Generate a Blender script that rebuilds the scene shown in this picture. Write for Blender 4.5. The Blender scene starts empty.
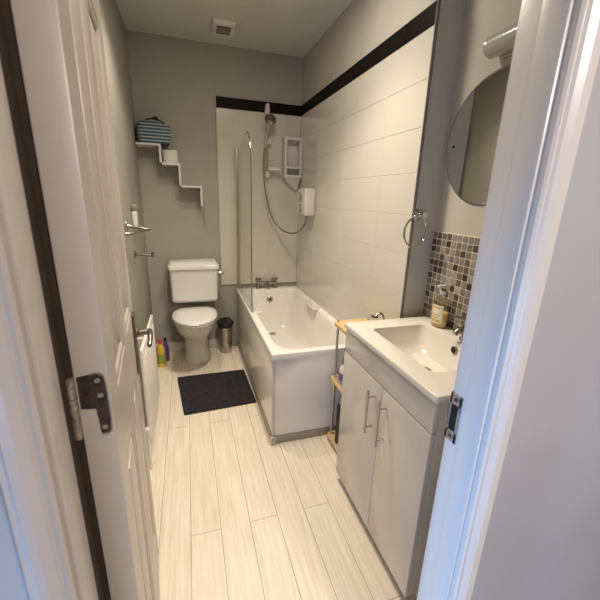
import bpy, bmesh, math, random
from mathutils import Vector, Matrix
random.seed(7)
PI = math.pi
C = bpy.context.scene.collection
scene = bpy.context.scene

# room dimensions (metres): x to the right, y into the room, z up
W, XP, L, H = 1.368, 1.505, 3.28, 2.616     # tiled wall, painted wall, back wall, ceiling
YB = 1.44                                    # where the tiled wall steps back
YF0, YF1 = 0.455, 0.555                      # door wall: hall face and room face
JL, JR = 0.168, 0.91                         # door lining faces

# ------------------------------------------------------------------ materials
def new_mat(name):
    m = bpy.data.materials.new(name); m.use_nodes = True
    nt = m.node_tree
    return m, nt, nt.nodes['Principled BSDF']

def mat(name, col, rough=.5, metal=0., var=.04, scale=6., bump=0., bscale=60., coat=0., spec=.5):
    m, nt, b = new_mat(name)
    N = nt.nodes; Lk = nt.links
    tc = N.new('ShaderNodeTexCoord')
    no = N.new('ShaderNodeTexNoise'); no.inputs['Scale'].default_value = scale; no.inputs['Detail'].default_value = 4
    Lk.new(tc.outputs['Object'], no.inputs['Vector'])
    rp = N.new('ShaderNodeValToRGB')
    a = [max(0, c*(1-var)) for c in col]; d = [min(1, c*(1+var)) for c in col]
    rp.color_ramp.elements[0].position = .3; rp.color_ramp.elements[1].position = .7
    rp.color_ramp.elements[0].color = (*a, 1); rp.color_ramp.elements[1].color = (*d, 1)
    Lk.new(no.outputs['Fac'], rp.inputs['Fac']); Lk.new(rp.outputs['Color'], b.inputs['Base Color'])
    b.inputs['Roughness'].default_value = rough; b.inputs['Metallic'].default_value = metal
    b.inputs['Coat Weight'].default_value = coat; b.inputs['Coat Roughness'].default_value = .08
    b.inputs['Specular IOR Level'].default_value = spec
    if bump:
        n2 = N.new('ShaderNodeTexNoise'); n2.inputs['Scale'].default_value = bscale; n2.inputs['Detail'].default_value = 5
        Lk.new(tc.outputs['Object'], n2.inputs['Vector'])
        bp = N.new('ShaderNodeBump'); bp.inputs['Strength'].default_value = bump; bp.inputs['Distance'].default_value = .01
        Lk.new(n2.outputs['Fac'], bp.inputs['Height']); Lk.new(bp.outputs['Normal'], b.inputs['Normal'])
    return m

def glass_mat(name, tint=(.95, .97, .95), refl=.12, rough=.02):
    m, nt, b = new_mat(name); N = nt.nodes; Lk = nt.links
    N.remove(b)
    out = [n for n in N if n.type == 'OUTPUT_MATERIAL'][0]
    tr = N.new('ShaderNodeBsdfTransparent'); tr.inputs['Color'].default_value = (*tint, 1)
    gl = N.new('ShaderNodeBsdfGlossy'); gl.inputs['Roughness'].default_value = rough
    fr = N.new('ShaderNodeLayerWeight'); fr.inputs['Blend'].default_value = .5
    pw = N.new('ShaderNodeMath'); pw.operation = 'POWER'; pw.inputs[1].default_value = 4.; Lk.new(fr.outputs['Facing'], pw.inputs[0])
    mx = N.new('ShaderNodeMixShader'); mp = N.new('ShaderNodeMath'); mp.operation = 'MULTIPLY_ADD'
    mp.inputs[1].default_value = .30; mp.inputs[2].default_value = refl*.25
    Lk.new(pw.outputs[0], mp.inputs[0]); Lk.new(mp.outputs[0], mx.inputs[0])
    Lk.new(tr.outputs[0], mx.inputs[1]); Lk.new(gl.outputs[0], mx.inputs[2]); Lk.new(mx.outputs[0], out.inputs[0])
    return m

def floor_mat():
    m, nt, b = new_mat('whitewashed planks'); N = nt.nodes; Lk = nt.links
    g = N.new('ShaderNodeNewGeometry'); sp = N.new('ShaderNodeSeparateXYZ'); Lk.new(g.outputs['Position'], sp.inputs[0])
    ax = N.new('ShaderNodeMath'); ax.operation = 'ADD'; ax.inputs[1].default_value = 10*.1316 - .164
    Lk.new(sp.outputs['X'], ax.inputs[0])
    ay = N.new('ShaderNodeMath'); ay.operation = 'ADD'; ay.inputs[1].default_value = 6.42
    Lk.new(sp.outputs['Y'], ay.inputs[0])
    cb = N.new('ShaderNodeCombineXYZ'); Lk.new(ay.outputs[0], cb.inputs['X']); Lk.new(ax.outputs[0], cb.inputs['Y'])
    br = N.new('ShaderNodeTexBrick'); br.offset = .37; br.offset_frequency = 2
    br.inputs['Scale'].default_value = 1; br.inputs['Brick Width'].default_value = 1.28; br.inputs['Row Height'].default_value = .1316
    br.inputs['Mortar Size'].default_value = .0016; br.inputs['Mortar Smooth'].default_value = .4
    br.inputs['Color1'].default_value = (.85, .775, .655, 1); br.inputs['Color2'].default_value = (.82, .745, .625, 1)
    br.inputs['Mortar'].default_value = (.36, .29, .21, 1)
    Lk.new(cb.outputs[0], br.inputs['Vector'])
    mp = N.new('ShaderNodeMapping'); mp.inputs['Scale'].default_value = (60, 3.2, 1); Lk.new(g.outputs['Position'], mp.inputs['Vector'])
    no = N.new('ShaderNodeTexNoise'); no.inputs['Scale'].default_value = 1.; no.inputs['Detail'].default_value = 6; no.inputs['Roughness'].default_value = .65
    Lk.new(mp.outputs[0], no.inputs['Vector'])
    rp = N.new('ShaderNodeValToRGB'); rp.color_ramp.elements[0].position = .32; rp.color_ramp.elements[1].position = .62
    rp.color_ramp.elements[0].color = (.84, .80, .74, 1); rp.color_ramp.elements[1].color = (1, 1, 1, 1)
    Lk.new(no.outputs['Fac'], rp.inputs['Fac'])
    mu = N.new('ShaderNodeMix'); mu.data_type = 'RGBA'; mu.blend_type = 'MULTIPLY'; mu.inputs[0].default_value = 1
    Lk.new(br.outputs['Color'], mu.inputs[6]); Lk.new(rp.outputs['Color'], mu.inputs[7]); Lk.new(mu.outputs[2], b.inputs['Base Color'])
    b.inputs['Roughness'].default_value = .38
    bp = N.new('ShaderNodeBump'); bp.inputs['Strength'].default_value = .25; bp.inputs['Distance'].default_value = .002; bp.invert = True
    Lk.new(br.outputs['Fac'], bp.inputs['Height']); Lk.new(bp.outputs['Normal'], b.inputs['Normal'])
    return m

def attr_mat(name, rough=.25, var=True):
    """tile colours held per face in the colour attribute Col, veined by noise"""
    m, nt, b = new_mat(name); N = nt.nodes; Lk = nt.links
    a = N.new('ShaderNodeAttribute'); a.attribute_name = 'Col'
    tc = N.new('ShaderNodeTexCoord'); no = N.new('ShaderNodeTexNoise'); no.inputs['Scale'].default_value = 90; no.inputs['Detail'].default_value = 5
    Lk.new(tc.outputs['Object'], no.inputs['Vector'])
    rp = N.new('ShaderNodeValToRGB'); rp.color_ramp.elements[0].color = (.72, .72, .72, 1); rp.color_ramp.elements[1].color = (1.2, 1.2, 1.2, 1)
    rp.color_ramp.elements[0].position = .3; rp.color_ramp.elements[1].position = .7
    Lk.new(no.outputs['Fac'], rp.inputs['Fac'])
    mu = N.new('ShaderNodeMix'); mu.data_type = 'RGBA'; mu.blend_type = 'MULTIPLY'; mu.inputs[0].default_value = 1 if var else 0
    Lk.new(a.outputs['Color'], mu.inputs[6]); Lk.new(rp.outputs['Color'], mu.inputs[7]); Lk.new(mu.outputs[2], b.inputs['Base Color'])
    b.inputs['Roughness'].default_value = rough
    return m

def stripe_mat(name, c1, c2, period, axis='Z', rough=.9, frac=.5):
    m, nt, b = new_mat(name); N = nt.nodes; Lk = nt.links
    tc = N.new('ShaderNodeTexCoord'); sp = N.new('ShaderNodeSeparateXYZ'); Lk.new(tc.outputs['Object'], sp.inputs[0])
    dv = N.new('ShaderNodeMath'); dv.operation = 'DIVIDE'; dv.inputs[1].default_value = period; Lk.new(sp.outputs[axis], dv.inputs[0])
    fr = N.new('ShaderNodeMath'); fr.operation = 'FRACT'; Lk.new(dv.outputs[0], fr.inputs[0])
    rp = N.new('ShaderNodeValToRGB'); rp.color_ramp.interpolation = 'CONSTANT'
    rp.color_ramp.elements[0].color = (*c1, 1); rp.color_ramp.elements[1].position = frac; rp.color_ramp.elements[1].color = (*c2, 1)
    Lk.new(fr.outputs[0], rp.inputs['Fac']); Lk.new(rp.outputs['Color'], b.inputs['Base Color'])
    b.inputs['Roughness'].default_value = rough
    return m

M = dict(
    ceiling=mat('ceiling paint', (.56, .555, .525), .9, bump=.05),
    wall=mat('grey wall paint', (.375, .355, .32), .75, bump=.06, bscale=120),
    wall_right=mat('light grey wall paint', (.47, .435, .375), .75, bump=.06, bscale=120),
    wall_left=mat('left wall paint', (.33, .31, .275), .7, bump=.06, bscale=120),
    hall=mat('hall wall paint', (.40, .395, .40), .8, var=.06, scale=2.5),
    floor=floor_mat(),
    tile=mat('glazed ivory tile', (.62, .585, .51), .16, var=.015, coat=.2),
    grout=mat('pale grout', (.53, .485, .41), .9),
    black=mat('black glazed tile', (.009, .007, .006), .5, var=.1, spec=.08),
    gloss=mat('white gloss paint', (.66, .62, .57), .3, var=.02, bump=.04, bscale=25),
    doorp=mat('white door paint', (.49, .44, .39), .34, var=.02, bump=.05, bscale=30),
    dark=mat('dark brown gap shade', (.030, .019, .011), .7, var=.25, scale=20),  # near-black brown that paints in the shade of the hinge gap
    bronze=mat('worn dark hinge metal', (.075, .052, .04), .42, .7, var=.45, scale=55, bump=.3, bscale=150),
    worn=mat('paint flecked steel', (.34, .29, .24), .4, .5, var=.5, scale=120),
    chrome=mat('chrome', (.62, .60, .57), .14, 1., var=.03),
    steel=mat('brushed steel', (.50, .46, .42), .3, 1., var=.05),
    dchrome=mat('dull chrome', (.33, .30, .27), .25, 1., var=.08),
    ceramic=mat('white ceramic', (.74, .73, .70), .1, var=.01, coat=.3),
    acrylic=mat('white acrylic', (.83, .80, .75), .13, var=.01, coat=.3),
    panel=mat('glossy bath panel', (.86, .82, .78), .2, var=.015, coat=.1),
    cream=mat('glossy cream board', (.60, .555, .49), .18, var=.015, coat=.25),
    basin=mat('white basin ceramic', (.74, .70, .63), .1, var=.01, coat=.3),
    plinth=mat('grey metal plinth', (.34, .31, .27), .35, .4, var=.1),
    trim=mat('brown sealant trim', (.20, .165, .125), .6, var=.2),
    plast=mat('white plastic', (.66, .62, .59), .4, var=.02),
    mat=mat('navy bath mat pile', (.019, .018, .022), .95, var=.5, scale=40, bump=.8, bscale=300),
    rad=mat('white radiator enamel', (.74, .72, .67), .3, var=.01),
    bamboo=mat('bamboo board', (.62, .44, .22), .5, var=.15, scale=14),
    blackp=mat('black plastic', (.012, .011, .011), .5, var=.2),
    yellow=mat('yellow plastic', (.72, .46, .05), .35, var=.1),
    red=mat('red plastic', (.55, .08, .04), .35, var=.1),
    purple=mat('purple label', (.12, .08, .28), .5, var=.2),
    green=mat('green label', (.30, .38, .05), .5, var=.2),
    mirror=mat('mirror silver', (.80, .82, .78), .02, 1., var=.005),
    glass=glass_mat('shower glass', (.95, .96, .94)),
    clear=glass_mat('clear bottle', (.93, .91, .86), .3),
    frost=mat('frosted lamp glass', (.42, .40, .355), .22, var=.06, coat=.6),
    soap=mat('yellow liquid soap', (.70, .52, .20), .2, var=.05),
    label=mat('cream paper label', (.78, .74, .60), .6, var=.03),
    gold=mat('yellow print', (.62, .45, .08), .5, var=.05),
    mosaic=attr_mat('mosaic stone and glass'),
    mgrout=mat('mosaic grout', (.74, .69, .61), .9),
    stripe=stripe_mat('blue striped fabric', (.05, .088, .13), (.37, .43, .47), .0235, frac=.62),
    strap=mat('dark strap', (.02, .02, .025), .9),
    paper=mat('soft white paper', (.68, .65, .61), .95, var=.03, bump=.3, bscale=200),
    bag=mat('black bin liner', (.012, .01, .01), .45, var=.2, bump=.6, bscale=60),
    binm=mat('polished bin steel', (.45, .43, .41), .2, 1., var=.3, scale=18, bump=.5, bscale=30),
    shadow=mat('dark cavity', (.01, .009, .008), .9),
    dmetal=mat('aged door metal', (.20, .175, .15), .3, 1., var=.15),
    hose=mat('chrome spiral hose', (.32, .29, .26), .3, .9, var=.3, scale=90),
)

# ------------------------------------------------------------------ mesh helpers
class MB:
    def __init__(self): self.b = bmesh.new()
    def box(self, lo, hi, bev=0., seg=2, rot=None):
        bb = bmesh.new(); bmesh.ops.create_cube(bb, size=1)
        s = [hi[i]-lo[i] for i in range(3)]; c = [(hi[i]+lo[i])/2 for i in range(3)]
        bmesh.ops.scale(bb, vec=s, verts=bb.verts)
        if bev: bmesh.ops.bevel(bb, geom=bb.edges[:], offset=min(bev, min(s)*.49), segments=seg, profile=.5, affect='EDGES')
        if rot: bmesh.ops.transform(bb, matrix=rot, verts=bb.verts)
        bmesh.ops.translate(bb, vec=c, verts=bb.verts); self.join(bb); return self
    def join(self, bb):
        me = bpy.data.meshes.new('t'); bb.to_mesh(me); bb.free(); self.b.from_mesh(me); bpy.data.meshes.remove(me)
    def loft(self, rings, cap0=True, cap1=True, closed=True):
        vs = [[self.b.verts.new(p) for p in r] for r in rings]; n = len(rings[0])
        for a, c in zip(vs, vs[1:]):
            for i in range(n if closed else n-1):
                j = (i+1) % n
                try: self.b.faces.new((a[i], a[j], c[j], c[i]))
                except ValueError: pass
        if cap0: self.b.faces.new(vs[0][::-1])
        if cap1: self.b.faces.new(vs[-1])
        return self
    def tube(self, pts, r, n=12, cap=True, closed=False):
        pts = [Vector(p) for p in pts]; k = len(pts)
        rs = r if isinstance(r, (list, tuple)) else [r]*k
        tang = []
        for i in range(k):
            if closed: t = pts[(i+1) % k]-pts[i-1]
            else: t = pts[min(i+1, k-1)]-pts[max(i-1, 0)]
            tang.append(t.normalized())
        u = tang[0].orthogonal().normalized(); rings = []
        for i in range(k):
            u = (u-tang[i]*u.dot(tang[i])).normalized(); w = tang[i].cross(u)
            rings.append([pts[i]+rs[i]*(math.cos(2*PI*j/n)*u+math.sin(2*PI*j/n)*w) for j in range(n)])
        if closed: rings.append(rings[0]); 
        return self.loft(rings, cap and not closed, cap and not closed)
    def cyl(self, a, b, r, r2=None, n=24): return self.tube([a, b], [r, r if r2 is None else r2], n)
    def lathe(self, prof, c=(0, 0, 0), n=32, axis='z', cap0=True, cap1=True):
        rings = []
        for r, h in prof:
            ring = []
            for j in range(n):
                a = 2*PI*j/n; x, y = r*math.cos(a), r*math.sin(a)
                p = {'z': (x, y, h), 'y': (x, h, y), 'x': (h, x, y)}[axis]
                ring.append((c[0]+p[0], c[1]+p[1], c[2]+p[2]))
            rings.append(ring)
        return self.loft(rings, cap0, cap1)
    def prism(self, poly, axis, lo, hi):
        def P(p, t): return {'x': (t, p[0], p[1]), 'y': (p[0], t, p[1]), 'z': (p[0], p[1], t)}[axis]
        return self.loft([[P(p, lo) for p in poly], [P(p, hi) for p in poly]])
    def build(self, name, m, parent=None, smooth=True, mtx=None, angle=35):
        bmesh.ops.remove_doubles(self.b, verts=self.b.verts, dist=1e-6)
        bmesh.ops.recalc_face_normals(self.b, faces=self.b.faces)
        if mtx: bmesh.ops.transform(self.b, matrix=mtx, verts=self.b.verts)
        org = Vector((0, 0, 0))
        if parent is not None:
            q = parent
            while q is not None: org += q.location; q = q.parent
        else:
            xs = [v.co for v in self.b.verts]
            lo = [min(v[i] for v in xs) for i in range(3)]; hi = [max(v[i] for v in xs) for i in range(3)]
            org = Vector(((lo[0]+hi[0])/2, (lo[1]+hi[1])/2, lo[2]))
        bmesh.ops.translate(self.b, vec=-org, verts=self.b.verts)
        me = bpy.data.meshes.new(name); self.b.to_mesh(me); self.b.free()
        me.materials.append(m)
        o = bpy.data.objects.new(name, me); C.objects.link(o)
        if parent is not None: o.parent = parent
        else: o.location = org
        if smooth:
            for p in me.polygons: p.use_smooth = True
            try: me.set_sharp_from_angle(angle=math.radians(angle))
            except Exception: pass
        return o

def thing(name, label, cat, loc, kind=None, group=None):
    o = bpy.data.objects.new(name, None); C.objects.link(o); o.location = loc; o.empty_display_size = .1
    tag(o, label, cat, kind, group); return o
def tag(o, label=None, cat=None, kind=None, group=None):
    if label: o['label'] = label
    if cat: o['category'] = cat
    if kind: o['kind'] = kind
    if group: o['group'] = group
    return o
def struct(o): o['kind'] = 'structure'; return o

def rrect(x0, x1, y0, y1, r, z, n=8, rs=None):
    """rounded rectangle ring, 4*(n+1) points; rs: a radius for each of the corners (x1y1, x0y1, x0y0, x1y0)"""
    rs = rs or (r,)*4; pts = []
    for (cx, cy, a0), q in zip(((x1, y1, 0), (x0, y1, 90), (x0, y0, 180), (x1, y0, 270)), rs):
        sx = -1 if cx == x1 else 1; sy = -1 if cy == y1 else 1
        for i in range(n+1):
            a = math.radians(a0+90*i/n)
            pts.append((cx+sx*q+q*math.cos(a), cy+sy*q+q*math.sin(a), z))
    return pts
def bez(p, n=24):
    """Catmull-Rom through the points"""
    p = [Vector(q) for q in p]; out = []
    for i in range(len(p)-1):
        a, b, c, d = p[max(i-1, 0)], p[i], p[i+1], p[min(i+2, len(p)-1)]
        for k in range(n):
            t = k/n
            out.append(.5*((2*b)+(c-a)*t+(2*a-5*b+4*c-d)*t*t+(3*b-a-3*c+d)*t**3))
    out.append(p[-1]); return out

# ------------------------------------------------------------------ the room shell
struct(MB().box((-1.6, -2.2, -.06), (2.6, L+.1, 0)).build('floor', M['floor'], smooth=False))
struct(MB().box((-.1, YF1, H), (XP+.1, L+.1, H+.06)).build('ceiling', M['ceiling'], smooth=False))
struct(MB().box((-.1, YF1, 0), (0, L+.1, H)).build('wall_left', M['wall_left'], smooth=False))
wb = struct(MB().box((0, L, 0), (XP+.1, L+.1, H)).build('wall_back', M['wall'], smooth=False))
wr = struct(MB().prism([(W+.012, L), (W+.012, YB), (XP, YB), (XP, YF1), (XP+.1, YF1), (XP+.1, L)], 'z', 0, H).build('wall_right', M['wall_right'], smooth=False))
fw = MB()
fw.box((-1.6, YF0, 0), (JL-.028, YF1, H)); fw.box((JR+.028, YF0, 0), (2.6, YF1, H)); fw.box((JL-.028, YF0, 2.03), (JR+.028, YF1, H))
struct(fw.build('wall_front', M['hall'], smooth=False))
struct(MB().box((0.0, L-.012, 0), (.60, L, .10), .003).build('baseboard_back', M['gloss']))
struct(MB().box((0, YF1, 0), (.012, L-.012, .09), .003).build('baseboard_left', M['gloss']))

# tiling on the back and right walls: one mesh of tiles per wall, black border course above
ZB0, ZB1, ZT0 = 2.160, 2.244, .612
def tile_rows(z0, z1, step=.19):
    zs = [z1]
    while zs[-1]-step > z0: zs.append(zs[-1]-step)
    return zs+[z0]
g = .0012
t = MB(); bk = MB()
XT0 = .632
zs = tile_rows(.645, ZB0-.003)
xs = [XT0, XT0+.14, XT0+.14+.3, W]
for za, zb in zip(zs[1:], zs):
    for xa, xb in zip(xs, xs[1:]): t.box((xa+g/2, L-.012, za+g/2), (xb-g/2, L, zb-g/2), .0012, 1)
t.build('wall_tiles', M['tile'], wb)
MB().box((XT0+.001, L-.0105, .645), (W, L, ZB0)).build('grout', M['grout'], wb, smooth=False)
t = MB()
for i in range(4):
    a = XT0+i*(W-XT0)/4; t.box((a+.0006, L-.0135, ZB0), (a+(W-XT0)/4-.0006, L, ZB1), .0015, 1)
t.build('border_tiles', M['black'], wb)
MB().box((XT0-.006, L-.014, .640), (XT0, L, ZB1), .001, 1).build('tile_edge_trim', M['grout'], wb)
t = MB()
ys = [L-.012]
while ys[-1]-.5 > YB: ys.append(ys[-1]-.5)
ys.append(YB+.003)
zs = tile_rows(0, ZB0-.003)
for za, zb in zip(zs[1:], zs):
    for ya, yb in zip(ys[1:], ys): t.box((W, ya+g/2, za+g/2), (W+.012, yb-g/2, zb-g/2), .0012, 1)
t.build('wall_tiles', M['tile'], wr)
MB().box((W+.0015, YB+.003, 0), (W+.0121, L-.012, ZB0)).build('grout', M['grout'], wr, smooth=False)
t = MB(); n = 9
for i in range(n):
    a = YB+.003+i*(L-.012-YB-.003)/n; t.box((W-.0015, a+.0006, ZB0), (W+.012, a+(L-.012-YB-.003)/n-.0006, ZB1), .0015, 1)
t.build('border_tiles', M['black'], wr)
MB().box((W-.002, YB-.003, 0), (W+.013, YB+.003, ZB1), .001, 1).build('tile_edge_trim', M['trim'], wr)

# ------------------------------------------------------------------ door frame (lining, stop, architrave) and strike plate
def jamb(name, face, s, label, paint):
    """s=+1: lining whose face looks to +x (hinge side), s=-1: strike side"""
    e = thing(name, label, 'door frame', (face, YF1, 0), 'structure')
    def B(x0, x1, y0, y1, bev=.002):
        a, b = face+s*x0, face+s*x1
        return MB().box((min(a, b), y0, 0), (max(a, b), y1, 2.0), bev)
    B(-.028, 0, YF0, YF1).build('lining', paint, e)
    B(0, .011, YF0-.001, YF1-.051, .004).build('door_stop', paint, e)
    prof = [(.004, 0), (.004, .012), (.0, .016), (-.006, .014), (-.010, .018), (-.022, .023), (-.034, .023), (-.040, .018), (-.046, .018), (-.05, .012), (-.052, 0)]
    MB().prism([(face+s*a, YF0-b) for a, b in prof], 'z', 0, 2.05).build('architrave', paint, e, angle=20)
    return e
PIVX = .1775
jl = jamb('trim_1', JL, 1, 'white gloss door frame upright on the left, hinge side', M['doorp'])  # left upright in the darker door paint, shade put into its colour
MB().box((JL-.001, YF1-.050, .002), (JL+.0015, YF1-.001, 1.998)).build('shaded_rebate', M['dark'], jl)  # dark face paints in the shade inside the hinge rebate
MB().box((JL-.020, YF1+.0005, .002), (PIVX-.001, YF1+.022, 1.998)).build('gap_shade_strip', M['dark'], jl)  # added dark strip standing in for the shaded gap beside the door
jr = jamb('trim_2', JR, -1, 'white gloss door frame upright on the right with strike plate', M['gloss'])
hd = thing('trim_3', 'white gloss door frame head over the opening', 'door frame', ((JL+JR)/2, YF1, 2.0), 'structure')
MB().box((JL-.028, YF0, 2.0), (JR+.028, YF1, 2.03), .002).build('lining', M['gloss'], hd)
MB().box((JL-.05, YF0-.02, 2.0), (JR+.05, YF0, 2.06), .004).build('architrave', M['gloss'], hd)
# strike plate: frame of metal round a dark box with a forward lip
sk = MB()
z0, z1, y0, y1 = .930, 1.048, .522, .556
sk.box((JR-.003, y0, z0), (JR+.001, y0+.007, z1), .0008); sk.box((JR-.003, y1-.007, z0), (JR+.001, y1, z1), .0008)
sk.box((JR-.003, y0, z0), (JR+.001, y1, z0+.026), .0008); sk.box((JR-.003, y0, z1-.026), (JR+.001, y1, z1), .0008)
sk.box((JR-.003, y1-.003, z0+.02), (JR+.012, y1+.002, z1-.02), .001)
sp = sk.build('strike_plate', M['worn'], jr)
MB().box((JR-.0012, y0+.006, z0+.025), (JR+.0005, y1-.006, z1-.025)).build('latch_hole', M['shadow'], sp)
for zz in (z0+.013, z1-.013):
    MB().lathe([(.0042, -.0045), (.0042, -.0028)], (JR, (y0+y1)/2, zz), 14, 'x').build('screw', M['bronze'], sp)

# ------------------------------------------------------------------ the open door
TH, DW = .047, .668
ang = math.radians(5.2)
PIV = Vector((.1775, YF1+.004, 0))
DM = Matrix.Translation(PIV) @ Matrix(((-math.sin(ang), math.cos(ang), 0, 0), (math.cos(ang), math.sin(ang), 0, 0), (0, 0, 1, 0), (0, 0, 0, 1)))
# local door axes: u along the width from the hinge, v through the thickness (v=TH is the face towards the room), z
door = thing('door_1', 'white panelled door standing open on the left with lever handle', 'door', tuple(PIV), 'structure')
dm = MB()
cols = [(.095, .300), (.370, .575)]; rows = [(.20, .92), (1.10, 1.86)]
dm.box((0.001, .010, .008), (DW, TH-.010, 1.985))
us = [0, cols[0][0], cols[0][1], cols[1][0], cols[1][1], DW]; zz = [.008, *[q for r in rows for q in r], 1.985]
for v0, v1 in ((0, .0102), (TH-.0102, TH)):
    for i in (0, 2, 4): dm.box((us[i], v0, .008), (us[i+1], v1, 1.985), .0015, 1)
    for i in (0, 2, 4):
        for j in (1, 3): dm.box((us[j]-.001, v0, zz[i]), (us[j+1]+.001, v1, zz[i+1]), .0015, 1)
    for a, b in cols:
        for c, d in rows:
            f0, f1 = (v0+.006, v1-.0005) if v0 == 0 else (v0+.0005, v1-.006)
            # moulded bead round the panel and a raised field
            for q0, q1, p0, p1 in ((a, a+.02, c, d), (b-.02, b, c, d), (a, b, c, c+.02), (a, b, d-.02, d)):
                dm.box((q0, min(f0, v0+.002) if v0 == 0 else v0, p0), (q1, v1 if v0 == 0 else v1-.002, p1), .006, 3)
            dm.box((a+.045, v0+.003 if v0 == 0 else v0, c+.045), (b-.045, v1 if v0 == 0 else v1-.003, d-.045), .004, 2)
dm.box((-.0008, 0, .008), (.004, TH, 1.985), .0025, 2)
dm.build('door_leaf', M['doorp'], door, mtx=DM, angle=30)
# lever handle on a long plate
hp = MB().box((.588, TH, .872), (.628, TH+.008, 1.085), .004, 2).build('handle_plate', M['dmetal'], door, mtx=DM)
lv = MB()
lv.lathe([(.017, TH+.006), (.017, TH+.012), (.011, TH+.016), (.010, TH+.05)], (.608, 0, 1.015), 18, 'y')
lv.tube(bez([(.612, TH+.048, 1.016), (.595, TH+.050, 1.016), (.56, TH+.050, 1.010), (.525, TH+.046, .998)], 6), [.009]*6+[.0085]*6+[.0075]*6+[.007], 12)
lv.build('lever', M['dmetal'], hp, mtx=DM)
MB().lathe([(.006, TH+.007), (.006, TH+.0095)], (.608, 0, .925), 14, 'y').build('keyhole', M['shadow'], hp, mtx=DM)
# hinge: leaf let into the door edge, barrel in the gap
hz0, hz1 = 1.070, 1.180
hinge = MB()
ye = -.0016
def hinge_poly(p): return [(x, z) for x, z in p]
hinge.prism([(.0045-.001, 1.178), (.030, 1.181), (.041, 1.172), (.0425, 1.09), (.040, 1.071), (.027, 1.071), (.024, 1.118), (.0035, 1.122)], 'x', ye, .002)
h = hinge.build('hinge_leaf', M['bronze'], door, mtx=DM)
rim = MB(); 
pts = [(.022, 1.180), (.033, 1.181), (.0415, 1.170), (.0432, 1.125), (.0430, 1.088), (.040, 1.071), (.029, 1.069)]
rim.tube([(ye-.0004, a, b) for a, b in bez([(a, b, 0) for a, b in pts], 5) for _ in [0]] if False else [(ye-.0004, q[0], q[1]) for q in bez([(a, b, 0) for a, b in pts], 5)], .0011, 6)
rim.build('worn_edge', M['worn'], h, mtx=DM)
for a, b in ((.031, 1.168), (.033, 1.142), (.033, 1.083)):
    MB().lathe([(.0042, ye-.0012), (.0042, ye+.001)], (0, a, b), 12, 'x').build('screw', M['worn'], h, mtx=DM)
br = MB()
for i in range(3): br.lathe([(.0058, 1.072+i*.0365), (.0064, 1.074+i*.0365), (.0064, 1.105+i*.0365), (.0058, 1.107+i*.0365)], (-.004, -.0055, 0), 16, 'z')
b_ = br.build('hinge_barrel', M['worn'], door, mtx=DM)
MB().box((-.003, -.0125, 1.045), (-.0005, -.0065, 1.115), .0005).build('frame_hinge_leaf', M['bronze'], door, mtx=DM)

# ------------------------------------------------------------------ bathtub
BX0, BX1, BY0, BY1, BZ = .768, W-.001, 1.735, L-.013, .610
tub = thing('bathtub', 'white acrylic bathtub with gloss side panels under the tiled wall', 'bathtub', ((BX0+BX1)/2, (BY0+BY1)/2, 0))
BP = 1.746          # the end panel stands back under the rim
b = MB()
def tr(i0, i1, j0, j1, r, z, rs=None): return rrect(BX0+i0, BX1-i1, BY0+j0, BY1-j1, r, z, 10, rs)
rings = [tr(.004, .0, .004, 0, .012, BZ-.040), tr(0, 0, 0, 0, .012, BZ-.037), tr(0, 0, 0, 0, .012, BZ-.005), tr(.0015, .0015, .0015, .0015, .012, BZ-.0015), tr(.006, .006, .006, .006, .012, BZ),
         tr(.046, .044, .050, .095, .10, BZ, (.06, .06, .13, .13)), tr(.054, .050, .058, .103, .10, BZ-.005, (.06, .06, .13, .13)),
         tr(.062, .058, .070, .110, .10, BZ-.03, (.065, .065, .14, .14)), tr(.072, .068, .115, .118, .10, BZ-.16, (.07, .07, .15, .15)),
         tr(.092, .088, .20, .128, .10, BZ-.30, (.08, .08, .15, .15)), tr(.108, .104, .265, .145, .09, BZ-.365, (.08, .08, .13, .13)), tr(.140, .136, .32, .18, .07, BZ-.392, (.07, .07, .10, .10)), tr(.19, .186, .40, .23, .05, BZ-.400, (.05, .05, .07, .07))]
b.loft(rings, False, True)
b.build('tub_shell', M['acrylic'], tub, angle=50)
MB().box((BX0+.012, BP+.02, .052), (BX0+.024, BY1, BZ-.039), .002).build('side_panel', M['panel'], tub)
MB().box((BX0+.012, BP+.010, .052), (BX1, BP+.024, BZ-.039), .002).build('end_panel', M['panel'], tub)
MB().box((BX0+.006, BP+.02, 0), (BX0+.022, BY1, .052), .002).build('plinth', M['plinth'], tub)
MB().box((BX0+.006, BP+.004, 0), (BX1, BP+.020, .052), .002).build('plinth', M['plinth'], tub)
ft = MB().box((BX0-.002, BP-.004, 0), (BX0+.034, BP+.030, .058), .004)
ft.cyl((BX0+.018, BP-.008, .028), (BX0+.018, BP, .028), .009)
ft.build('corner_foot', M['steel'], tub)
MB().box((BX0+.008, BP+.006, .05), (BX0+.026, BP+.026, BZ-.039), .003).build('corner_trim', M['plast'], tub)
# overflow, drain, grips
ov = MB().lathe([(.030, 0), (.030, -.006), (.024, -.011), (.012, -.012)], (1.072, BY1-.113, .512), 24, 'y').build('overflow', M['dchrome'], tub)
MB().lathe([(.011, -.014), (.011, -.010)], (1.072, BY1-.113, .512), 16, 'y').build('overflow_hole', M['shadow'], ov)
dr = MB().lathe([(.032, .209), (.032, .213), (.024, .2145), (.006, .212)], (1.072, 3.01, 0), 24).build('drain', M['dchrome'], tub)
def grip(x, s):
    gm = MB()
    gm.box((x-.026, 2.50, .588), (x+.026, 2.515, .634), .006); gm.box((x-.026, 2.665, .588), (x+.026, 2.68, .634), .006)
    gm.box((x-.017, 2.505, .607), (x+.017, 2.675, .633), .009, 3)
    gm.box((x-.034, 2.47, .598), (x+.034, 2.70, .616), .006)
    return gm
for x, s in ((BX0+.062, 1), (BX1-.06, -1)):
    o = grip(x, s).build('hand_grip', M['plast'], tub)
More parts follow.
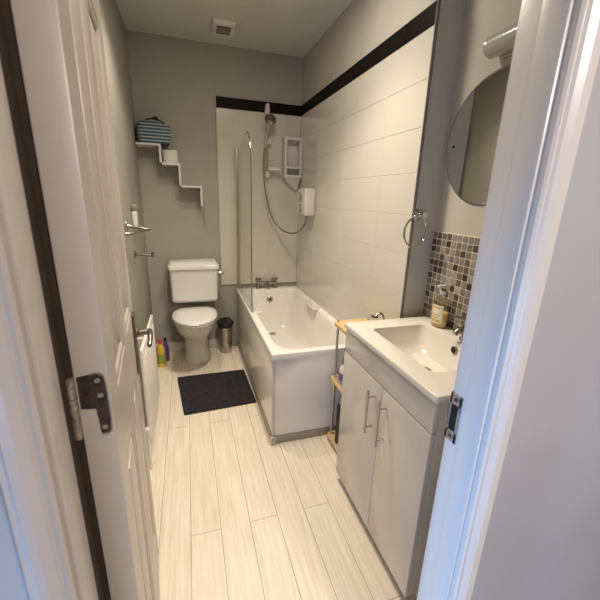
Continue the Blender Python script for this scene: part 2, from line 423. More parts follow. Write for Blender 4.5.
# bath taps
tp = thing('bath_mixer_tap', 'chrome bath mixer tap with two cross handles on the far rim', 'tap', (1.055, L-.065, BZ))
q = MB()
yt = L-.063
for x in (.975, 1.135): q.lathe([(.024, BZ), (.024, BZ+.008), (.014, BZ+.016), (.014, BZ+.05)], (x, yt, 0), 18)
q.tube([(.96, yt, BZ+.05), (1.15, yt, BZ+.05)], .019, 16)
q.tube(bez([(1.055, yt, BZ+.05), (1.055, yt-.03, BZ+.052), (1.055, yt-.055, BZ+.040), (1.055, yt-.06, BZ+.028)], 6), .014, 14)
q.build('body', M['dchrome'], tp)
for x in (.975, 1.135):
    k = MB().lathe([(.012, BZ+.05), (.012, BZ+.082), (.02, BZ+.088), (.02, BZ+.098), (.008, BZ+.104)], (x, yt, 0), 16)
    for a in (0, PI/2):
        dx, dy = .032*math.cos(a+.5), .032*math.sin(a+.5)
        k.tube([(x-dx, yt-dy, BZ+.092), (x-dx*.4, yt-dy*.4, BZ+.092), (x+dx*.4, yt+dy*.4, BZ+.092), (x+dx, yt+dy, BZ+.092)], [.010, .007, .007, .010], 10)
    k.build('cross_handle', M['dchrome'], tp)

# ------------------------------------------------------------------ shower screen
ss = thing('shower_screen', 'clear glass shower screen with curved top on the left rim of the bathtub', 'shower screen', (BX0+.02, L-.4, BZ+.003))
xg = BX0+.020
prof = [(L-.055, BZ+.012), (2.50, BZ+.012), (2.50, 1.70)]
for i in range(13):
    a = PI/2*i/12; prof.append((2.50+.20-.20*math.cos(a), 1.70+.20*math.sin(a)))
prof += [(2.82, 1.895), (2.90, 1.87), (2.98, 1.85), (L-.055, 1.85)]
MB().prism(prof, 'x', xg-.003, xg+.003).build('glass_pane', M['glass'], ss, smooth=False)
MB().box((xg-.012, L-.055, BZ+.003), (xg+.012, L-.013, 1.87), .004).build('wall_post', M['plast'], ss)
MB().box((xg-.009, L-.072, BZ+.006), (xg+.009, L-.05, 1.86), .003).build('hinge_strip', M['plinth'], ss)
MB().tube([(xg, 2.499, BZ+.012)]+[(xg, a, b) for a, b in prof[1:16]], .0042, 8).build('edge_seal', M['dchrome'], ss)
MB().box((xg-.005, 2.50, BZ+.002), (xg+.005, L-.06, BZ+.016), .002).build('bottom_seal', M['plast'], ss)

# ------------------------------------------------------------------ shower rail, head and hose, heater, caddy
XR = 1.055; yr = L-.060
sr = thing('shower_riser_rail', 'vertical chrome shower rail on the tiled back wall above the taps', 'shower rail', (XR, L-.012, 1.62))
MB().cyl((XR, yr, 1.645), (XR, yr, 2.17), .0095).build('rail', M['steel'], sr)
for z in (1.655, 2.165):
    q = MB().box((XR-.018, yr-.016, z-.026), (XR+.018, L-.012, z+.026), .008, 3)
    if z > 2: q.box((XR-.014, yr-.022, z+.01), (XR+.014, L-.012, z+.055), .008, 3)
    q.build('bracket', M['plast'], sr)
MB().box((XR-.03, yr-.03, 1.905), (XR+.034, yr+.016, 1.94), .01, 3).build('slider', M['plast'], sr)
q = MB().box((XR+.0, yr-.055, 1.688), (XR+.11, yr+.03, 1.698), .004); q.box((XR+.0, yr-.055, 1.695), (XR+.11, yr-.048, 1.712), .003); q.box((XR+.103, yr-.055, 1.695), (XR+.11, yr+.03, 1.712), .003)
q.build('soap_tray', M['plast'], sr)
sh = thing('hand_shower', 'grey round hand shower with long curved hose to the heater', 'shower head', (XR-.015, yr-.05, 1.93))
q = MB()
q.tube(bez([(XR-.030, yr-.050, 1.87), (XR-.022, yr-.052, 1.94), (XR-.006, yr-.058, 2.03), (XR+.006, yr-.07, 2.075)], 6), [.010]*6+[.012]*6+[.013]*6+[.018], 14)
q.build('handle', M['chrome'], sh)
RT = Matrix.Translation(Vector((XR+.010, yr-.085, 2.085))) @ Matrix.Rotation(math.radians(62), 4, 'X')
MB().lathe([(.012, .026), (.036, .020), (.048, .006), (.050, -.006), (.046, -.011)], (0, 0, 0), 28).build('head', M['dchrome'], sh, mtx=RT)
q = MB().lathe([(.041, -.0105), (.041, -.014), (.036, -.0155)], (0, 0, 0), 24)
for k in range(12): q.lathe([(.003, -.015), (.002, -.019)], (.026*math.cos(k*PI/6), .026*math.sin(k*PI/6), 0), 6)
q.build('spray_plate', M['plast'], sh, mtx=RT)
HX0, HY0, HY1, HZ0, HZ1 = 1.270, 2.770, 2.990, 1.318, 1.540
hose = bez([(XR-.031, yr-.050, 1.87), (XR-.042, yr-.052, 1.80), (XR-.036, yr-.05, 1.60), (XR-.005, yr-.05, 1.42), (1.085, yr-.055, 1.30), (1.145, 3.17, 1.205), (1.225, 3.05, 1.155), (1.282, 2.95, 1.18), (1.312, 2.88, 1.25), (1.318, 2.86, HZ0-.012)], 10)
MB().tube(hose, .0072, 10).build('hose', M['hose'], sh)
eh = thing('electric_shower_unit', 'white electric shower box with dials on the right tiled wall', 'electric shower', (W, (HY0+HY1)/2, HZ0))
MB().box((HX0, HY0, HZ0), (W, HY1, HZ1), .022, 4).build('casing', M['plast'], eh)
for z, r in ((1.475, .030), (1.375, .034)):
    o = MB().lathe([(r, HX0+.001), (r, HX0-.012), (r*.8, HX0-.017)], (0, (HY0+HY1)/2, z), 24, 'x').build('dial', M['plinth'] if z > 1.4 else M['steel'], eh)
    MB().box((HX0-.022, (HY0+HY1)/2-.004, z-r*.75), (HX0-.015, (HY0+HY1)/2+.004, z+r*.75), .002).build('pointer', M['plast'], o)
MB().cyl((1.318, 2.86, HZ0-.012), (1.318, 2.86, HZ0+.004), .012).build('hose_outlet', M['dchrome'], eh)
# white wall caddy in the corner
cx0, cx1, cy0, cy1 = 1.203, W-.003, L-.105, L-.013
cd = thing('shower_caddy', 'white open plastic caddy with drawer in the corner of the tiled walls', 'caddy', ((cx0+cx1)/2, cy1, 1.55))
q = MB()
q.box((cx0, cy0, 1.66), (cx0+.024, cy1, 1.965), .004); q.box((cx1-.022, cy0, 1.66), (cx1, cy1, 1.965), .004)
q.box((cx0, cy1-.008, 1.64), (cx1, cy1, 1.965), .002)
q.box((cx0-.006, cy0-.006, 1.948), (cx1+.004, cy1, 1.972), .006, 3)
q.build('frame', M['plast'], cd)
MB().box((cx0+.004, cy0-.004, 1.712), (cx1-.004, cy1, 1.730), .004).build('shelf', M['plast'], cd)
MB().box((cx0+.018, cy0+.012, 1.735), (cx0+.026, cy0+.02, 1.945), .002).build('rail', M['plast'], cd)
MB().box((cx0-.004, cy0-.008, 1.632), (cx1+.002, cy1, 1.660), .005).build('shelf', M['plast'], cd)
MB().loft([rrect(cx0+.012, cx1-.01, cy0+.004, cy1, .01, 1.634), rrect(cx0+.03, cx1-.012, cy0+.02, cy1, .01, 1.60), rrect(cx0+.12, cx1-.02, cy0+.06, cy1, .01, 1.53)]).build('tapered_base', M['plast'], cd)

# ------------------------------------------------------------------ toilet
TX = .372
wc = thing('toilet', 'white close coupled toilet with closed lid against the back wall', 'toilet', (TX, 2.95, 0))
def egg(hw, yf, yb, z, n=40, cx=TX, p=2.0):
    """egg outline: round front at yf, squarer back at yb"""
    if z > .2: yf += .03*min(1, (z-.2)/.2); z += .022*min(1, (z-.2)/.2)
    pts = []; ym = yb-(yb-yf)*.42
    for i in range(n):
        a = 2*PI*i/n; c, s = math.cos(a), math.sin(a)
        if s >= 0:
            e = .62; x = hw*math.copysign(abs(c)**e, c); y = ym+(yb-ym)*abs(s)**e
        else: x = hw*math.copysign(abs(c)**.94, c); y = ym-(ym-yf)*abs(s)**1.0
        pts.append((cx+x, y, z))
    return pts
p = MB()
p.loft([egg(.112, 2.955, 3.20, 0), egg(.114, 2.950, 3.20, .012), egg(.104, 2.958, 3.20, .05), egg(.098, 2.955, 3.20, .13), egg(.098, 2.935, 3.20, .20), egg(.110, 2.865, 3.20, .255), egg(.140, 2.745, 3.20, .31), egg(.162, 2.665, 3.21, .36), egg(.172, 2.612, 3.22, .41), egg(.174, 2.592, 3.22, .44), egg(.168, 2.60, 3.215, .446)])
p.build('pan', M['ceramic'], wc, angle=60)
s_ = MB().loft([egg(.174, 2.592, 3.05, .447), egg(.178, 2.586, 3.052, .452), egg(.178, 2.586, 3.052, .460), egg(.175, 2.590, 3.05, .465)])
s_.build('seat', M['ceramic'], wc, angle=60)
l_ = MB().loft([egg(.178, 2.586, 3.052, .467), egg(.182, 2.580, 3.054, .472), egg(.181, 2.582, 3.054, .482), egg(.170, 2.60, 3.045, .491), egg(.13, 2.66, 3.02, .496), egg(.05, 2.78, 2.95, .498)])
l_.build('lid', M['ceramic'], wc, angle=60)
for x in (TX-.075, TX+.075): MB().cyl((x-.022, 3.062, .490), (x+.022, 3.062, .490), .012).build('lid_hinge', M['plast'], wc)
c_ = MB()
def cr(hw, yf, z, r=.035): return rrect(TX+.012-hw, TX+.012+hw, yf, L-.014, r, z, 8, (.01, .01, r, r))
c_.loft([cr(.176, 3.072, .548), cr(.190, 3.064, .553), cr(.195, 3.060, .570), cr(.196, 3.060, .578), cr(.193, 3.062, .584), cr(.199, 3.056, .72), cr(.204, 3.052, .848)])
c_.build('cistern', M['ceramic'], wc, angle=50)
c2 = MB()
c2.loft([cr(.209, 3.042, .842), cr(.213, 3.037, .846), cr(.213, 3.037, .874), cr(.209, 3.041, .880), cr(.200, 3.056, .883), cr(.197, 3.06, .896), cr(.188, 3.07, .902)])
c2.build('cistern_lid', M['ceramic'], wc, angle=40)
q = MB().cyl((TX+.012+.212, 3.10, .80), (TX+.012+.232, 3.10, .80), .018)
q.tube([(TX+.012+.236, 3.10, .80), (TX+.012+.245, 3.05, .805), (TX+.012+.245, 3.0, .80)], [.008, .007, .009], 10)
q.build('flush_lever', M['chrome'], wc)

# ------------------------------------------------------------------ bath mat and waste bin
bm = MB()
cs = [(.205, 2.735), (.752, 2.742), (.768, 2.222), (.262, 2.190)]
def quad(z, e, r=.014, n=4):
    cx = sum(c[0] for c in cs)/4; cy = sum(c[1] for c in cs)/4; pts = []
    k = len(cs)
    for i in range(k):
        a, b_, c = Vector(cs[i-1]), Vector(cs[i]), Vector(cs[(i+1) % k])
        d0 = (a-b_).normalized(); d1 = (c-b_).normalized()
        for j in range(n+1):
            t_ = j/n; s0 = b_+d0*r; s1 = b_+d1*r
            q_ = (1-t_)**2*s0+2*t_*(1-t_)*b_+t_*t_*s1
            v = q_-Vector((cx, cy)); v = v*(1-e/v.length); pts.append((cx+v.x, cy+v.y, z))
    return pts
bm.loft([quad(.0005, 0), quad(.006, -.002), quad(.011, .0), quad(.013, .008)])
tag(bm.build('bath_mat', M['mat'], angle=60), 'dark navy rectangular bath mat on the plank floor beside the bathtub', 'bath mat')
BNX, BNY = .645, 3.175
bn = thing('waste_bin', 'small shiny waste bin with black liner between toilet and bathtub', 'waste bin', (BNX, BNY, 0))
MB().lathe([(.052, 0), (.056, .004), (.066, .285), (.068, .289), (.064, .291)], (BNX, BNY, 0), 32, cap1=False).build('bin_body', M['binm'], bn)
q = MB(); rings = []
rnd = random.Random(3)
for r, h, j in ((.0685, .262, .002), (.074, .278, .003), (.078, .30, .005), (.064, .322, .010), (.042, .335, .012), (.018, .337, .004)):
    rings.append([(BNX+(r+rnd.uniform(-j, j))*math.cos(2*PI*i/28), BNY+(r+rnd.uniform(-j, j))*math.sin(2*PI*i/28), h+rnd.uniform(-j, j)) for i in range(28)])
q.loft(rings, False, True); q.build('bin_liner', M['bag'], bn)

# ------------------------------------------------------------------ radiator and cleaning bottles
RX0, RX1, RY0, RY1, RZ0, RZ1 = .083, .103, 1.775, 2.36, .115, .690
ra = thing('radiator', 'white panel radiator low on the left wall behind the open door', 'radiator', (.05, (RY0+RY1)/2, RZ0))
q = MB()
q.box((RX1-.016, RY0, RZ0), (RX1, RY1, RZ1), .005)
k = int((RY1-RY0-.06)/.034)
for i in range(k):
    y = RY0+.04+i*.034
    q.box((RX1-.004, y, RZ0+.05), (RX1+.004, y+.018, RZ1-.05), .0035, 2)
q.build('front_panel', M['rad'], ra)
for y in (RY0+.15, RY1-.15): MB().box((0.001, y-.02, RZ0+.1), (RX0+.004, y+.02, RZ1-.1), .002).build('wall_bracket', M['rad'], ra)
q = MB().cyl((.092, RY0-.04, .225), (.092, RY0+.01, .225), .009).cyl((.092, RY0-.042, .004), (.092, RY0-.042, .21), .0075)
q.build('feed_pipe', M['rad'], ra)
MB().lathe([(.014, .205), (.017, .212), (.017, .250), (.013, .258)], (.092, RY0-.042, 0), 18).build('valve', M['plast'], ra)

def bottle(name, label, c, h, r, body, cap, lab, sx=1.0):
    e = thing(name, label, 'bottle', c, group=None)
    x, y, z = c
    pr = [(r*.92, 0), (r, .006), (r, h*.55), (r*.9, h*.66), (r*.5, h*.80), (r*.40, h*.82), (r*.40, h*.86)]
    MB().lathe([(a, z+b_) for a, b_ in pr], (x, y, 0), 24).build('bottle_body', body, e)
    MB().lathe([(r*.5, z+h*.85), (r*.52, z+h*.86), (r*.46, z+h*.97), (r*.3, z+h)], (x, y, 0), 20).build('cap', cap, e)
    MB().lathe([(r*1.012, z+h*.14), (r*1.012, z+h*.48)], (x, y, 0), 24, cap0=False, cap1=False).build('wrap_label', lab, e)
    return e
bottle('cleaner_bottle', 'yellow bottle of cleaner with red cap on the floor between radiator and toilet', (.072, 3.00, 0), .255, .036, M['yellow'], M['red'], M['green'])
bottle('cleaner_bottle', 'small purple bottle with black cap on the floor behind the yellow one', (.104, 3.10, 0), .225, .026, M['purple'], M['blackp'], M['purple'])

# ------------------------------------------------------------------ things on the left wall
a_ = thing('towel_bracket', 'chrome triangular towel bracket sticking out of the left wall below the white tube', 'towel bracket', (0, 2.30, 1.25))
tip = (.135, 2.33, 1.243)
for (y, z), k in (((2.335, 1.262), 1.25), ((2.185, 1.232), .8)):
    MB().box((0.0, y-.026*k, z-.026*k), (.010, y+.026*k, z+.026*k), .004).build('wall_plate', M['chrome'], a_)
    MB().tube([(.004, y, z), (.03, y, z), tip], [.013*k, .009, .0062], 12).build('arm', M['dchrome'], a_)
MB().lathe([(.004, -.012), (.009, -.006), (.009, .006), (.004, .012)], tip, 14, 'x').build('end_knob', M['chrome'], a_)
r_ = thing('toilet_roll_holder', 'empty chrome toilet roll holder arm on the left wall beside the toilet', 'toilet roll holder', (0, 2.56, 1.06))
MB().lathe([(.026, .0005), (.026, .008), (.012, .014), (.011, .03)], (0, 2.56, 1.058), 20, 'x').build('wall_plate', M['dchrome'], r_)
MB().tube([(.02, 2.56, 1.058), (.115, 2.56, 1.046)], .0075, 12).build('arm', M['dchrome'], r_)
MB().tube([(.112, 2.56, 1.040), (.116, 2.56, 1.074)], [.011, .010], 12).build('end_stop', M['dchrome'], r_)
d_ = thing('wall_dispenser', 'slim white tube with grey cap fixed on the left wall above the triangular bracket', 'dispenser', (0, 2.62, 1.24))
MB().box((0, 2.585, 1.235), (.035, 2.655, 1.345), .014, 4).build('tube', M['plast'], d_)
MB().box((0, 2.580, 1.352), (.040, 2.660, 1.385), .008, 3).build('cap', M['plinth'], d_)

# zigzag shelf on the back wall with its two contents
zs_ = MB(); yd0, yd1 = L-.150, L
T = .016
st = [(.008, 1.834), (.178, 1.834), (.178, 1.697), (.316, 1.697), (.316, 1.530), (.478, 1.530), (.478, 1.385)]
for (xa, za), (xb, zb) in zip(st, st[1:]):
    if za == zb: zs_.box((xa-(T/2 if xa > .05 else 0), yd0, za-T), (xb+T/2, yd1, za), .0015, 1)
    else: zs_.box((xa-T/2, yd0, zb-T), (xa+T/2, yd1, za-T+.001), .0015, 1)
tag(zs_.build('zigzag_shelf', M['plast'], smooth=False), 'white stepped zigzag shelf on the back wall in the left corner', 'shelf')
bg = thing('striped_bag', 'blue and white striped wash bag on the top step of the zigzag shelf', 'bag', (.135, L-.075, 1.834))
q = MB()
rr = []
for z, e, k in ((.0, .012, .02), (.012, 0, .03), (.07, -.006, .03), (.115, -.002, .03), (.135, .004, .03), (.150, .02, .025), (.156, .045, .02)):
    rr.append([(x+.012*math.sin((y-L)*30), y, zz_+ (.010*math.sin(x*22)) * (z > .1)) for x, y, zz_ in rrect(.022+e, .258-e, L-.146+e*.6, L-.008-e*.4, k, 1.835+z, 6)])
q.loft(rr); q.build('fabric_body', M['stripe'], bg, angle=60)
q = MB(); q.tube(bez([(.06, L-.12, 1.982), (.11, L-.125, 2.004), (.15, L-.11, 2.012), (.20, L-.10, 1.998), (.235, L-.10, 1.971)], 6), .0055, 8)
q.tube(bez([(.14, L-.115, 2.010), (.16, L-.125, 2.020), (.18, L-.12, 2.014)], 4), .008, 8)
q.build('drawstring', M['strap'], bg)
tr_ = thing('toilet_roll', 'white toilet roll on the second step of the zigzag shelf', 'toilet roll', (.252, L-.075, 1.6970))
MB().lathe([(.0585, 1.6975), (.0605, 1.7000), (.0605, 1.7930), (.0585, 1.7955), (.022, 1.7955), (.022, 1.7020)], (.252, L-.075, 0), 32, cap0=True, cap1=True).build('paper_roll', M['paper'], tr_)
MB().lathe([(.0215, 1.6985), (.0215, 1.7945), (.0195, 1.7945), (.0195, 1.6985)], (.252, L-.075, 0), 24, cap0=False, cap1=False).build('card_core', M['bamboo'], tr_)

# ceiling extractor vent
vx, vy = .672, 2.94
ev = thing('extractor_vent', 'square white extractor vent with dark grille in the ceiling', 'vent', (vx, vy, H))
q = MB()
q.loft([rrect(vx-.082, vx+.082, vy-.105, vy+.105, .012, H), rrect(vx-.082, vx+.082, vy-.105, vy+.105, .012, H-.012), rrect(vx-.066, vx+.066, vy-.088, vy+.088, .012, H-.03)])
q.build('housing', M['plast'], ev)
MB().box((vx-.048, vy-.060, H-.0335), (vx+.048, vy+.060, H-.0295)).build('grille_recess', M['shadow'], ev)
q = MB()
for i in range(5): q.box((vx-.048, vy-.052+i*.023, H-.038), (vx+.048, vy-.045+i*.023, H-.031), .001)
q.lathe([(.018, H-.040), (.018, H-.034)], (vx, vy, 0), 20)
q.build('grille_bars', M['plinth'], ev)

# ------------------------------------------------------------------ vanity unit and washbasin
VX0, VX1, VY0, VY1, VZ = 1.047, XP-.002, .745, 1.398, .874
va = thing('vanity_unit', 'cream gloss two door vanity cabinet under the washbasin', 'cabinet', ((VX0+VX1)/2, (VY0+VY1)/2, 0))
q = MB().box((VX0+.020, VY0+.006, .055), (VX1, VY0+.022, VZ-.001), .002)
q.box((VX0+.020, VY1-.020, .055), (VX1, VY1-.004, VZ-.001), .002); q.box((VX1-.012, VY0+.02, .055), (VX1, VY1-.02, VZ-.02)); q.box((VX0+.020, VY0+.02, .055), (VX1-.01, VY1-.02, .073))
q.build('carcass', M['cream'], va)
MB().box((VX0+.06, VY0+.01, 0), (VX1, VY1-.01, .055), .001).build('plinth', M['cream'], va)
MB().box((VX0+.001, VY0+.004, .760), (VX0+.019, VY1-.002, VZ-.002), .002).build('fascia_panel', M['cream'], va)
ymid = 1.040
def tbar(y, z0, z1):
    q = MB(); x = VX0-.034
    q.cyl((x, y, z0), (x, y, z1), .0058, n=14)
    for z in (z0+.028, z1-.028): q.cyl((x, y, z), (VX0+.002, y, z), .0048, n=12)
    return q
for a, b, hy in ((ymid+.0015, VY1-.002, ymid+.048), (VY0+.004, ymid-.0015, ymid-.040)):
    d = MB().box((VX0, a, .052), (VX0+.019, b, .756), .002).build('cabinet_door', M['cream'], va)
    tbar(hy, .526, .722).build('bar_handle', M['steel'], d)

wbz = .900
ba = thing('washbasin', 'white ceramic washbasin with rectangular bowl on the vanity cabinet', 'washbasin', ((VX0+VX1)/2, (VY0+VY1)/2, VZ))
bx0, bx1, by0, by1 = VX0-.008, XP-.001, VY0-.006, VY1+.006
ix0, ix1, iy0, iy1 = 1.128, 1.405, .872, 1.300
b = MB()
def R(x0, x1, y0, y1, r, z, rs=None): return rrect(x0, x1, y0, y1, r, z, 8, rs)
b.loft([R(bx0+.004, bx1, by0+.004, by1-.004, .006, VZ), R(bx0, bx1, by0, by1, .006, VZ+.004), R(bx0, bx1, by0, by1, .006, wbz-.004), R(bx0+.0015, bx1, by0+.0015, by1-.0015, .006, wbz-.001), R(bx0+.005, bx1-.002, by0+.005, by1-.005, .006, wbz),
        R(ix0-.005, ix1+.005, iy0-.005, iy1+.005, .028, wbz), R(ix0-.001, ix1+.001, iy0-.001, iy1+.001, .026, wbz-.001), R(ix0, ix1, iy0, iy1, .025, wbz-.005),
        R(ix0+.022, ix1-.016, iy0+.022, iy1-.022, .045, wbz-.075), R(ix0+.045, ix1-.035, iy0+.05, iy1-.05, .06, wbz-.118), R(ix0+.09, ix1-.075, iy0+.13, iy1-.13, .05, wbz-.126)], False, True)
b.build('basin_body', M['basin'], ba, angle=50)
dr = MB().lathe([(.026, wbz-.128), (.026, wbz-.1235), (.020, wbz-.1215), (.006, wbz-.122)], (1.285, 1.105, 0), 24).build('drain', M['dchrome'], ba)
ovx = ix1-.010
o = MB().lathe([(.017, .004), (.017, -.003), (.014, -.005), (.012, -.005)], (ovx, 1.075, wbz-.034), 22, 'x').build('overflow', M['dchrome'], ba)
MB().lathe([(.0125, -.0062), (.0125, -.004)], (ovx, 1.075, wbz-.034), 20, 'x').build('overflow_hole', M['shadow'], o)
# basin tap
bt = thing('basin_tap', 'chrome mixer tap on the back of the washbasin in front of the mosaic', 'tap', (1.455, 1.09, wbz))
q = MB().lathe([(.026, wbz), (.026, wbz+.006), (.021, wbz+.012), (.021, wbz+.062), (.018, wbz+.070)], (1.455, 1.085, 0), 22)
q.tube(bez([(1.455, 1.085, wbz+.045), (1.43, 1.085, wbz+.052), (1.405, 1.085, wbz+.046), (1.392, 1.085, wbz+.034)], 5), [.015]*5+[.0135]*5+[.012]*5+[.012], 14)
q.build('spout', M['dchrome'], bt)
q = MB().lathe([(.019, wbz+.069), (.021, wbz+.076), (.020, wbz+.090), (.010, wbz+.096)], (1.455, 1.085, 0), 20)
q.tube([(1.455, 1.085, wbz+.085), (1.425, 1.10, wbz+.096), (1.405, 1.11, wbz+.102)], [.008, .0065, .0075], 10)
q.build('lever', M['dchrome'], bt)

# soap dispenser bottle
sx, sy = 1.458, 1.262
so = thing('soap_bottle', 'clear pump bottle of yellow hand soap on the washbasin corner by the mosaic', 'soap bottle', (sx, sy, wbz))
def ov_ring(hx, hy, z): return [(sx+hx*math.cos(2*PI*i/28), sy+hy*math.sin(2*PI*i/28), z) for i in range(28)]
MB().loft([ov_ring(.027, .036, wbz+.001), ov_ring(.031, .040, wbz+.006), ov_ring(.031, .041, wbz+.10), ov_ring(.028, .036, wbz+.122), ov_ring(.016, .018, wbz+.142), ov_ring(.012, .012, wbz+.148), ov_ring(.012, .012, wbz+.158)]).build('bottle_body', M['clear'], so)
MB().loft([ov_ring(.0255, .0345, wbz+.004), ov_ring(.029, .038, wbz+.008), ov_ring(.029, .039, wbz+.072)]).build('liquid_soap', M['soap'], so)
def lab_arc(a0, a1, z0, z1, k=1.02, n=14):
    q = MB(); r0 = []; r1 = []
    for i in range(n+1):
        a = a0+(a1-a0)*i/n
        x, y = sx+.0315*k*math.cos(a), sy+.0415*k*math.sin(a); r0.append((x, y, z0)); r1.append((x, y, z1))
    return q.loft([r0, r1], False, False, closed=False)
lab = lab_arc(PI*.75, PI*1.32, wbz+.022, wbz+.108).build('paper_label', M['label'], so)
for z0, z1, a, b_ in ((.092, .100, .82, 1.22), (.060, .066, .86, 1.20), (.048, .053, .84, 1.18), (.030, .040, .80, 1.25)):
    lab_arc(PI*a, PI*b_, wbz+z0, wbz+z1, 1.035).build('print_band', M['gold'], lab)
q = MB().lathe([(.0145, wbz+.156), (.0145, wbz+.172), (.006, wbz+.174), (.0045, wbz+.176), (.0045, wbz+.192)], (sx, sy, 0), 18)
q.box((sx-.036, sy-.008, wbz+.190), (sx+.010, sy+.008, wbz+.200), .004)
q.build('pump', M['clear'] if False else M['plast'], so)
MB().lathe([(.010, wbz+.1735), (.010, wbz+.180)], (sx, sy, 0), 14).build('pump_collar', M['blackp'], so)

# mosaic splashback: one sheet of small tiles
mo = thing('mosaic_splashback', 'grey brown mosaic tile splashback on the wall behind the washbasin', 'splashback', (XP, 1.13, .901))
pt = .0326; nz = 13; ny = 19; ym1 = YB-.002
MB().box((XP-.005, ym1-ny*pt, .901), (XP, ym1, .901+nz*pt)).build('grout_bed', M['mgrout'], mo, smooth=False)
q = MB(); colr = []
pal = [(.09, .066, .048), (.13, .10, .077), (.18, .147, .118), (.24, .205, .17), (.31, .27, .225), (.40, .36, .305), (.26, .215, .168), (.05, .034, .025)]
wts = [3, 3, 5, 5, 4, 2, 4, 2]
for i in range(ny):
    for j in range(nz):
        n0 = len(q.b.faces)
        y1 = ym1-i*pt-.0023; z0 = .901+j*pt+.0023
        q.box((XP-.0075, y1-pt+.0046, z0), (XP-.003, y1, z0+pt-.0046), .0010, 1)
        colr += [random.choices(pal, wts)[0]]*(len(q.b.faces)-n0)
o = q.build('mosaic_tiles', M['mosaic'], mo)
at = o.data.color_attributes.new('Col', 'FLOAT_COLOR', 'CORNER')
for pl in o.data.polygons:
    for li in pl.loop_indices: at.data[li].color = (*colr[pl.index], 1)

# round mirror
mi = thing('round_mirror', 'frameless round mirror on the painted wall above the mosaic', 'mirror', (XP, 1.184, 1.699))
MB().lathe([(.243, -.002), (.244, -.004), (.240, -.0065)], (XP, 1.184, 1.699), 96, 'x').build('mirror_glass', M['mirror'], mi, angle=20)
MB().lathe([(.2455, 0), (.2455, -.0045), (.243, -.0045)], (XP, 1.184, 1.699), 96, 'x').build('dark_edge', M['dchrome'], mi)
for dy in (-.20, .20):
    MB().lathe([(.0065, -.006), (.0065, -.010), (.004, -.0115)], (XP, 1.184+dy, 1.697), 14, 'x').build('fixing_screw', M['blackp'], mi)

# wall lamp above the mirror
la = thing('wall_lamp', 'clear ribbed glass wall lamp above the round mirror', 'wall lamp', (XP, 1.12, 2.0))
MB().box((XP-.016, .96, 1.972), (XP, 1.20, 2.052), .006, 3).build('back_plate', M['frost'], la)
q = MB(); rings = []
lx, lz = XP-.044, 2.012
for y in [.930+i*.0105 for i in range(29)]:
    k = .034+(.003 if int(round((y-.930)/.0105)) % 2 else 0)
    if y < .935 or y > 1.22: k *= .75
    rings.append([(lx+k*math.cos(2*PI*i/28), y, lz+k*math.sin(2*PI*i/28)) for i in range(28)])
q.loft(rings); q.build('glass_shade', M['frost'], la, angle=60)
# towel ring on the return of the tiled wall
tg = thing('towel_ring', 'chrome towel ring on the painted wall between tiles and mosaic', 'towel ring', (1.392, YB, 1.40))
q = MB().lathe([(.026, YB), (.026, YB-.008), (.020, YB-.014), (.010, YB-.018), (.010, YB-.045), (.014, YB-.050), (.014, YB-.060)], (1.392, 0, 1.400), 22, 'y')
q.build('rosette', M['chrome'], tg)
RM = Matrix.Translation(Vector((1.382, YB-.052, 1.392))) @ Matrix.Rotation(math.radians(10), 4, 'Z') @ Matrix.Rotation(math.radians(22), 4, 'Y')
pts = [(.069*math.sin(2*PI*i/48), 0, -.074+.069*math.cos(2*PI*i/48)) for i in range(48)]
MB().tube(pts, .0052, 10, closed=True).build('ring', M['chrome'], tg, mtx=RM)

# ------------------------------------------------------------------ rack between bathtub and vanity, and what stands on it
KX0, KX1, KY0, KY1 = 1.122, W-.008, 1.500, 1.728
rk = thing('storage_rack', 'three tier bamboo rack with metal posts between bathtub and vanity cabinet', 'rack', ((KX0+KX1)/2, (KY0+KY1)/2, 0))
for z in (.020, .420, .768):
    MB().loft([rrect(KX0, KX1, KY0, KY1, .03, z), rrect(KX0, KX1, KY0, KY1, .03, z+.020)]).build('shelf_board', M['bamboo'], rk)
for x in (KX0+.024, KX1-.024):
    for y in (KY0+.024, KY1-.024):
        MB().cyl((x, y, 0), (x, y, .795), .0075, n=14).build('post', M['steel'], rk)
MB().cyl((KX0+.010, KY0+.03, .46), (KX0+.010, KY1-.03, .46), .003, n=8).build('guard_wire', M['steel'], rk)
sb = thing('shampoo_bottle', 'white bottle with dark label on the middle shelf of the rack', 'bottle', (1.166, 1.612, .440))
x, y, z = 1.166, 1.612, .440
MB().lathe([(.030, z), (.033, z+.006), (.035, z+.05), (.031, z+.10), (.018, z+.122), (.013, z+.126)], (x, y, 0), 24).build('bottle_body', M['plast'], sb)
MB().lathe([(.019, z+.126), (.020, z+.15), (.017, z+.165)], (x, y, 0), 20).build('cap', M['dchrome'], sb)
MB().lathe([(.0356, z+.030), (.0358, z+.055), (.0335, z+.075)], (x, y, 0), 24, cap0=False, cap1=False).build('wrap_label', M['purple'], sb)
cn = thing('dark_canister', 'tall dark canister with grey cap on the bottom shelf of the bamboo rack', 'canister', (1.178, 1.62, .040))
MB().lathe([(.036, .0405), (.040, .047), (.040, .285), (.034, .30)], (1.178, 1.62, 0), 24).build('canister_body', M['blackp'], cn)
MB().lathe([(.026, .298), (.030, .303), (.030, .335), (.024, .345)], (1.178, 1.62, 0), 22).build('cap', M['plinth'], cn)
mt = MB()
mt.tube(bez([(1.345, 1.53, .794), (1.325, 1.53, .868), (1.300, 1.525, .888), (1.272, 1.525, .872)], 6), .006, 8)
mt.box((1.255, 1.51, .866), (1.285, 1.545, .877), .003)
mt.box((1.322, 1.51, .7885), (1.358, 1.55, .799), .003)
tag(mt.build('razor_stand', M['dchrome']), 'small bent grey metal stand on the top shelf of the bamboo rack', 'razor stand')

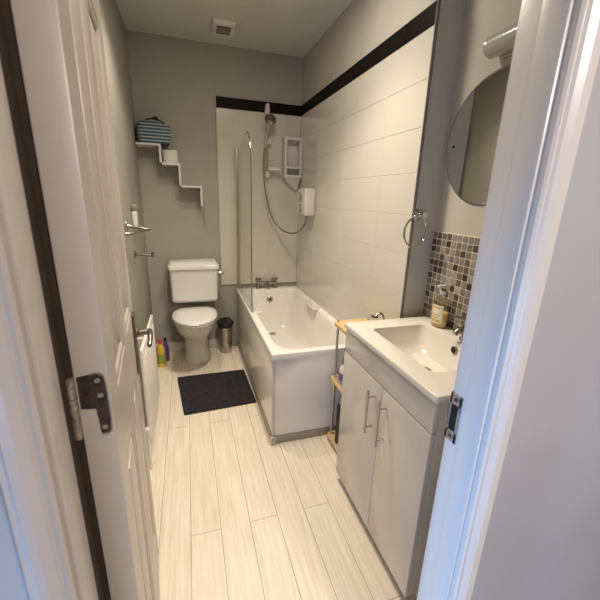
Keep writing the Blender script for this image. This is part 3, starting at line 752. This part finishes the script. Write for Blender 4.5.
# ------------------------------------------------------------------ lights
def area(name, loc, rot, size, power, col, shape='DISK', sy=None):
    l = bpy.data.lights.new(name, 'AREA'); l.energy = power; l.color = col; l.shape = shape; l.size = size
    if sy: l.size_y = sy
    o = bpy.data.objects.new(name, l); C.objects.link(o); o.location = loc; o.rotation_euler = rot; return o
def spot(name, loc, power, col, deg):
    sl = bpy.data.lights.new(name, 'SPOT'); sl.energy = power; sl.color = col; sl.spot_size = math.radians(deg); sl.spot_blend = 1.; sl.shadow_soft_size = .05
    o = bpy.data.objects.new(name, sl); C.objects.link(o); o.location = loc; return o
spot('downlight_near', (.42, .78, H-.03), 25, (1., .87, .70), 114)
spot('downlight_middle', (.80, 1.68, H-.03), 98, (1., .87, .69), 108)
spot('downlight_far', (.36, 2.25, H-.03), 52, (1., .88, .71), 118)
area('ceiling_fill', (.75, 1.75, H-.012), (0, 0, 0), .34, 13, (1., .90, .77))  # added soft wash to lift the upper walls, no fitting there
b_sp = spot('hall_window_beam', (-1.4, .18, .35), 215, (.17, .45, 1.), 50)
b_sp.rotation_euler = (Vector((.91, .49, .55))-Vector((-1.4, .18, .35))).to_track_quat('-Z', 'Y').to_euler()
area('hall_cool_fill', (-.6, -1.3, .6), (math.radians(84), 0, math.radians(-48)), .6, 20, (.36, .56, 1.), 'RECTANGLE', .7)  # added weak cool fill for the hall side of the doorway
area('hall_warm_fill', (1.25, -1.1, 2.3), (math.radians(35), 0, math.radians(14)), .4, 38, (1., .86, .76))  # added warm fill for the door edge and hall wall
w = bpy.data.worlds.new('World'); scene.world = w; w.use_nodes = True
w.node_tree.nodes['Background'].inputs[0].default_value = (.80, .80, .90, 1); w.node_tree.nodes['Background'].inputs[1].default_value = .12

# ------------------------------------------------------------------ camera
cam = bpy.data.cameras.new('Camera'); co = bpy.data.objects.new('Camera', cam); C.objects.link(co)
yaw, pitch, roll, f = .313206, -.283655, .033375, 346.188
cam.sensor_width = 36; cam.sensor_fit = 'HORIZONTAL'; cam.lens = f/600*36; cam.clip_start = .02
fwd = Vector((math.sin(yaw)*math.cos(pitch), math.cos(yaw)*math.cos(pitch), math.sin(pitch)))
rgt = Vector((math.cos(yaw), -math.sin(yaw), 0)); up = rgt.cross(fwd)
r2 = math.cos(roll)*rgt+math.sin(roll)*up; u2 = -math.sin(roll)*rgt+math.cos(roll)*up
co.matrix_world = Matrix.Translation(Vector((.35947, 0, 1.45357))) @ Matrix((r2, u2, -fwd)).transposed().to_4x4()
cam.dof.use_dof = True; cam.dof.focus_distance = 2.2; cam.dof.aperture_fstop = 6
scene.camera = co
scene.view_settings.view_transform = 'Standard'
scene.view_settings.look = 'None'
scene.view_settings.exposure = -0.1
scene.cycles.max_bounces = 10
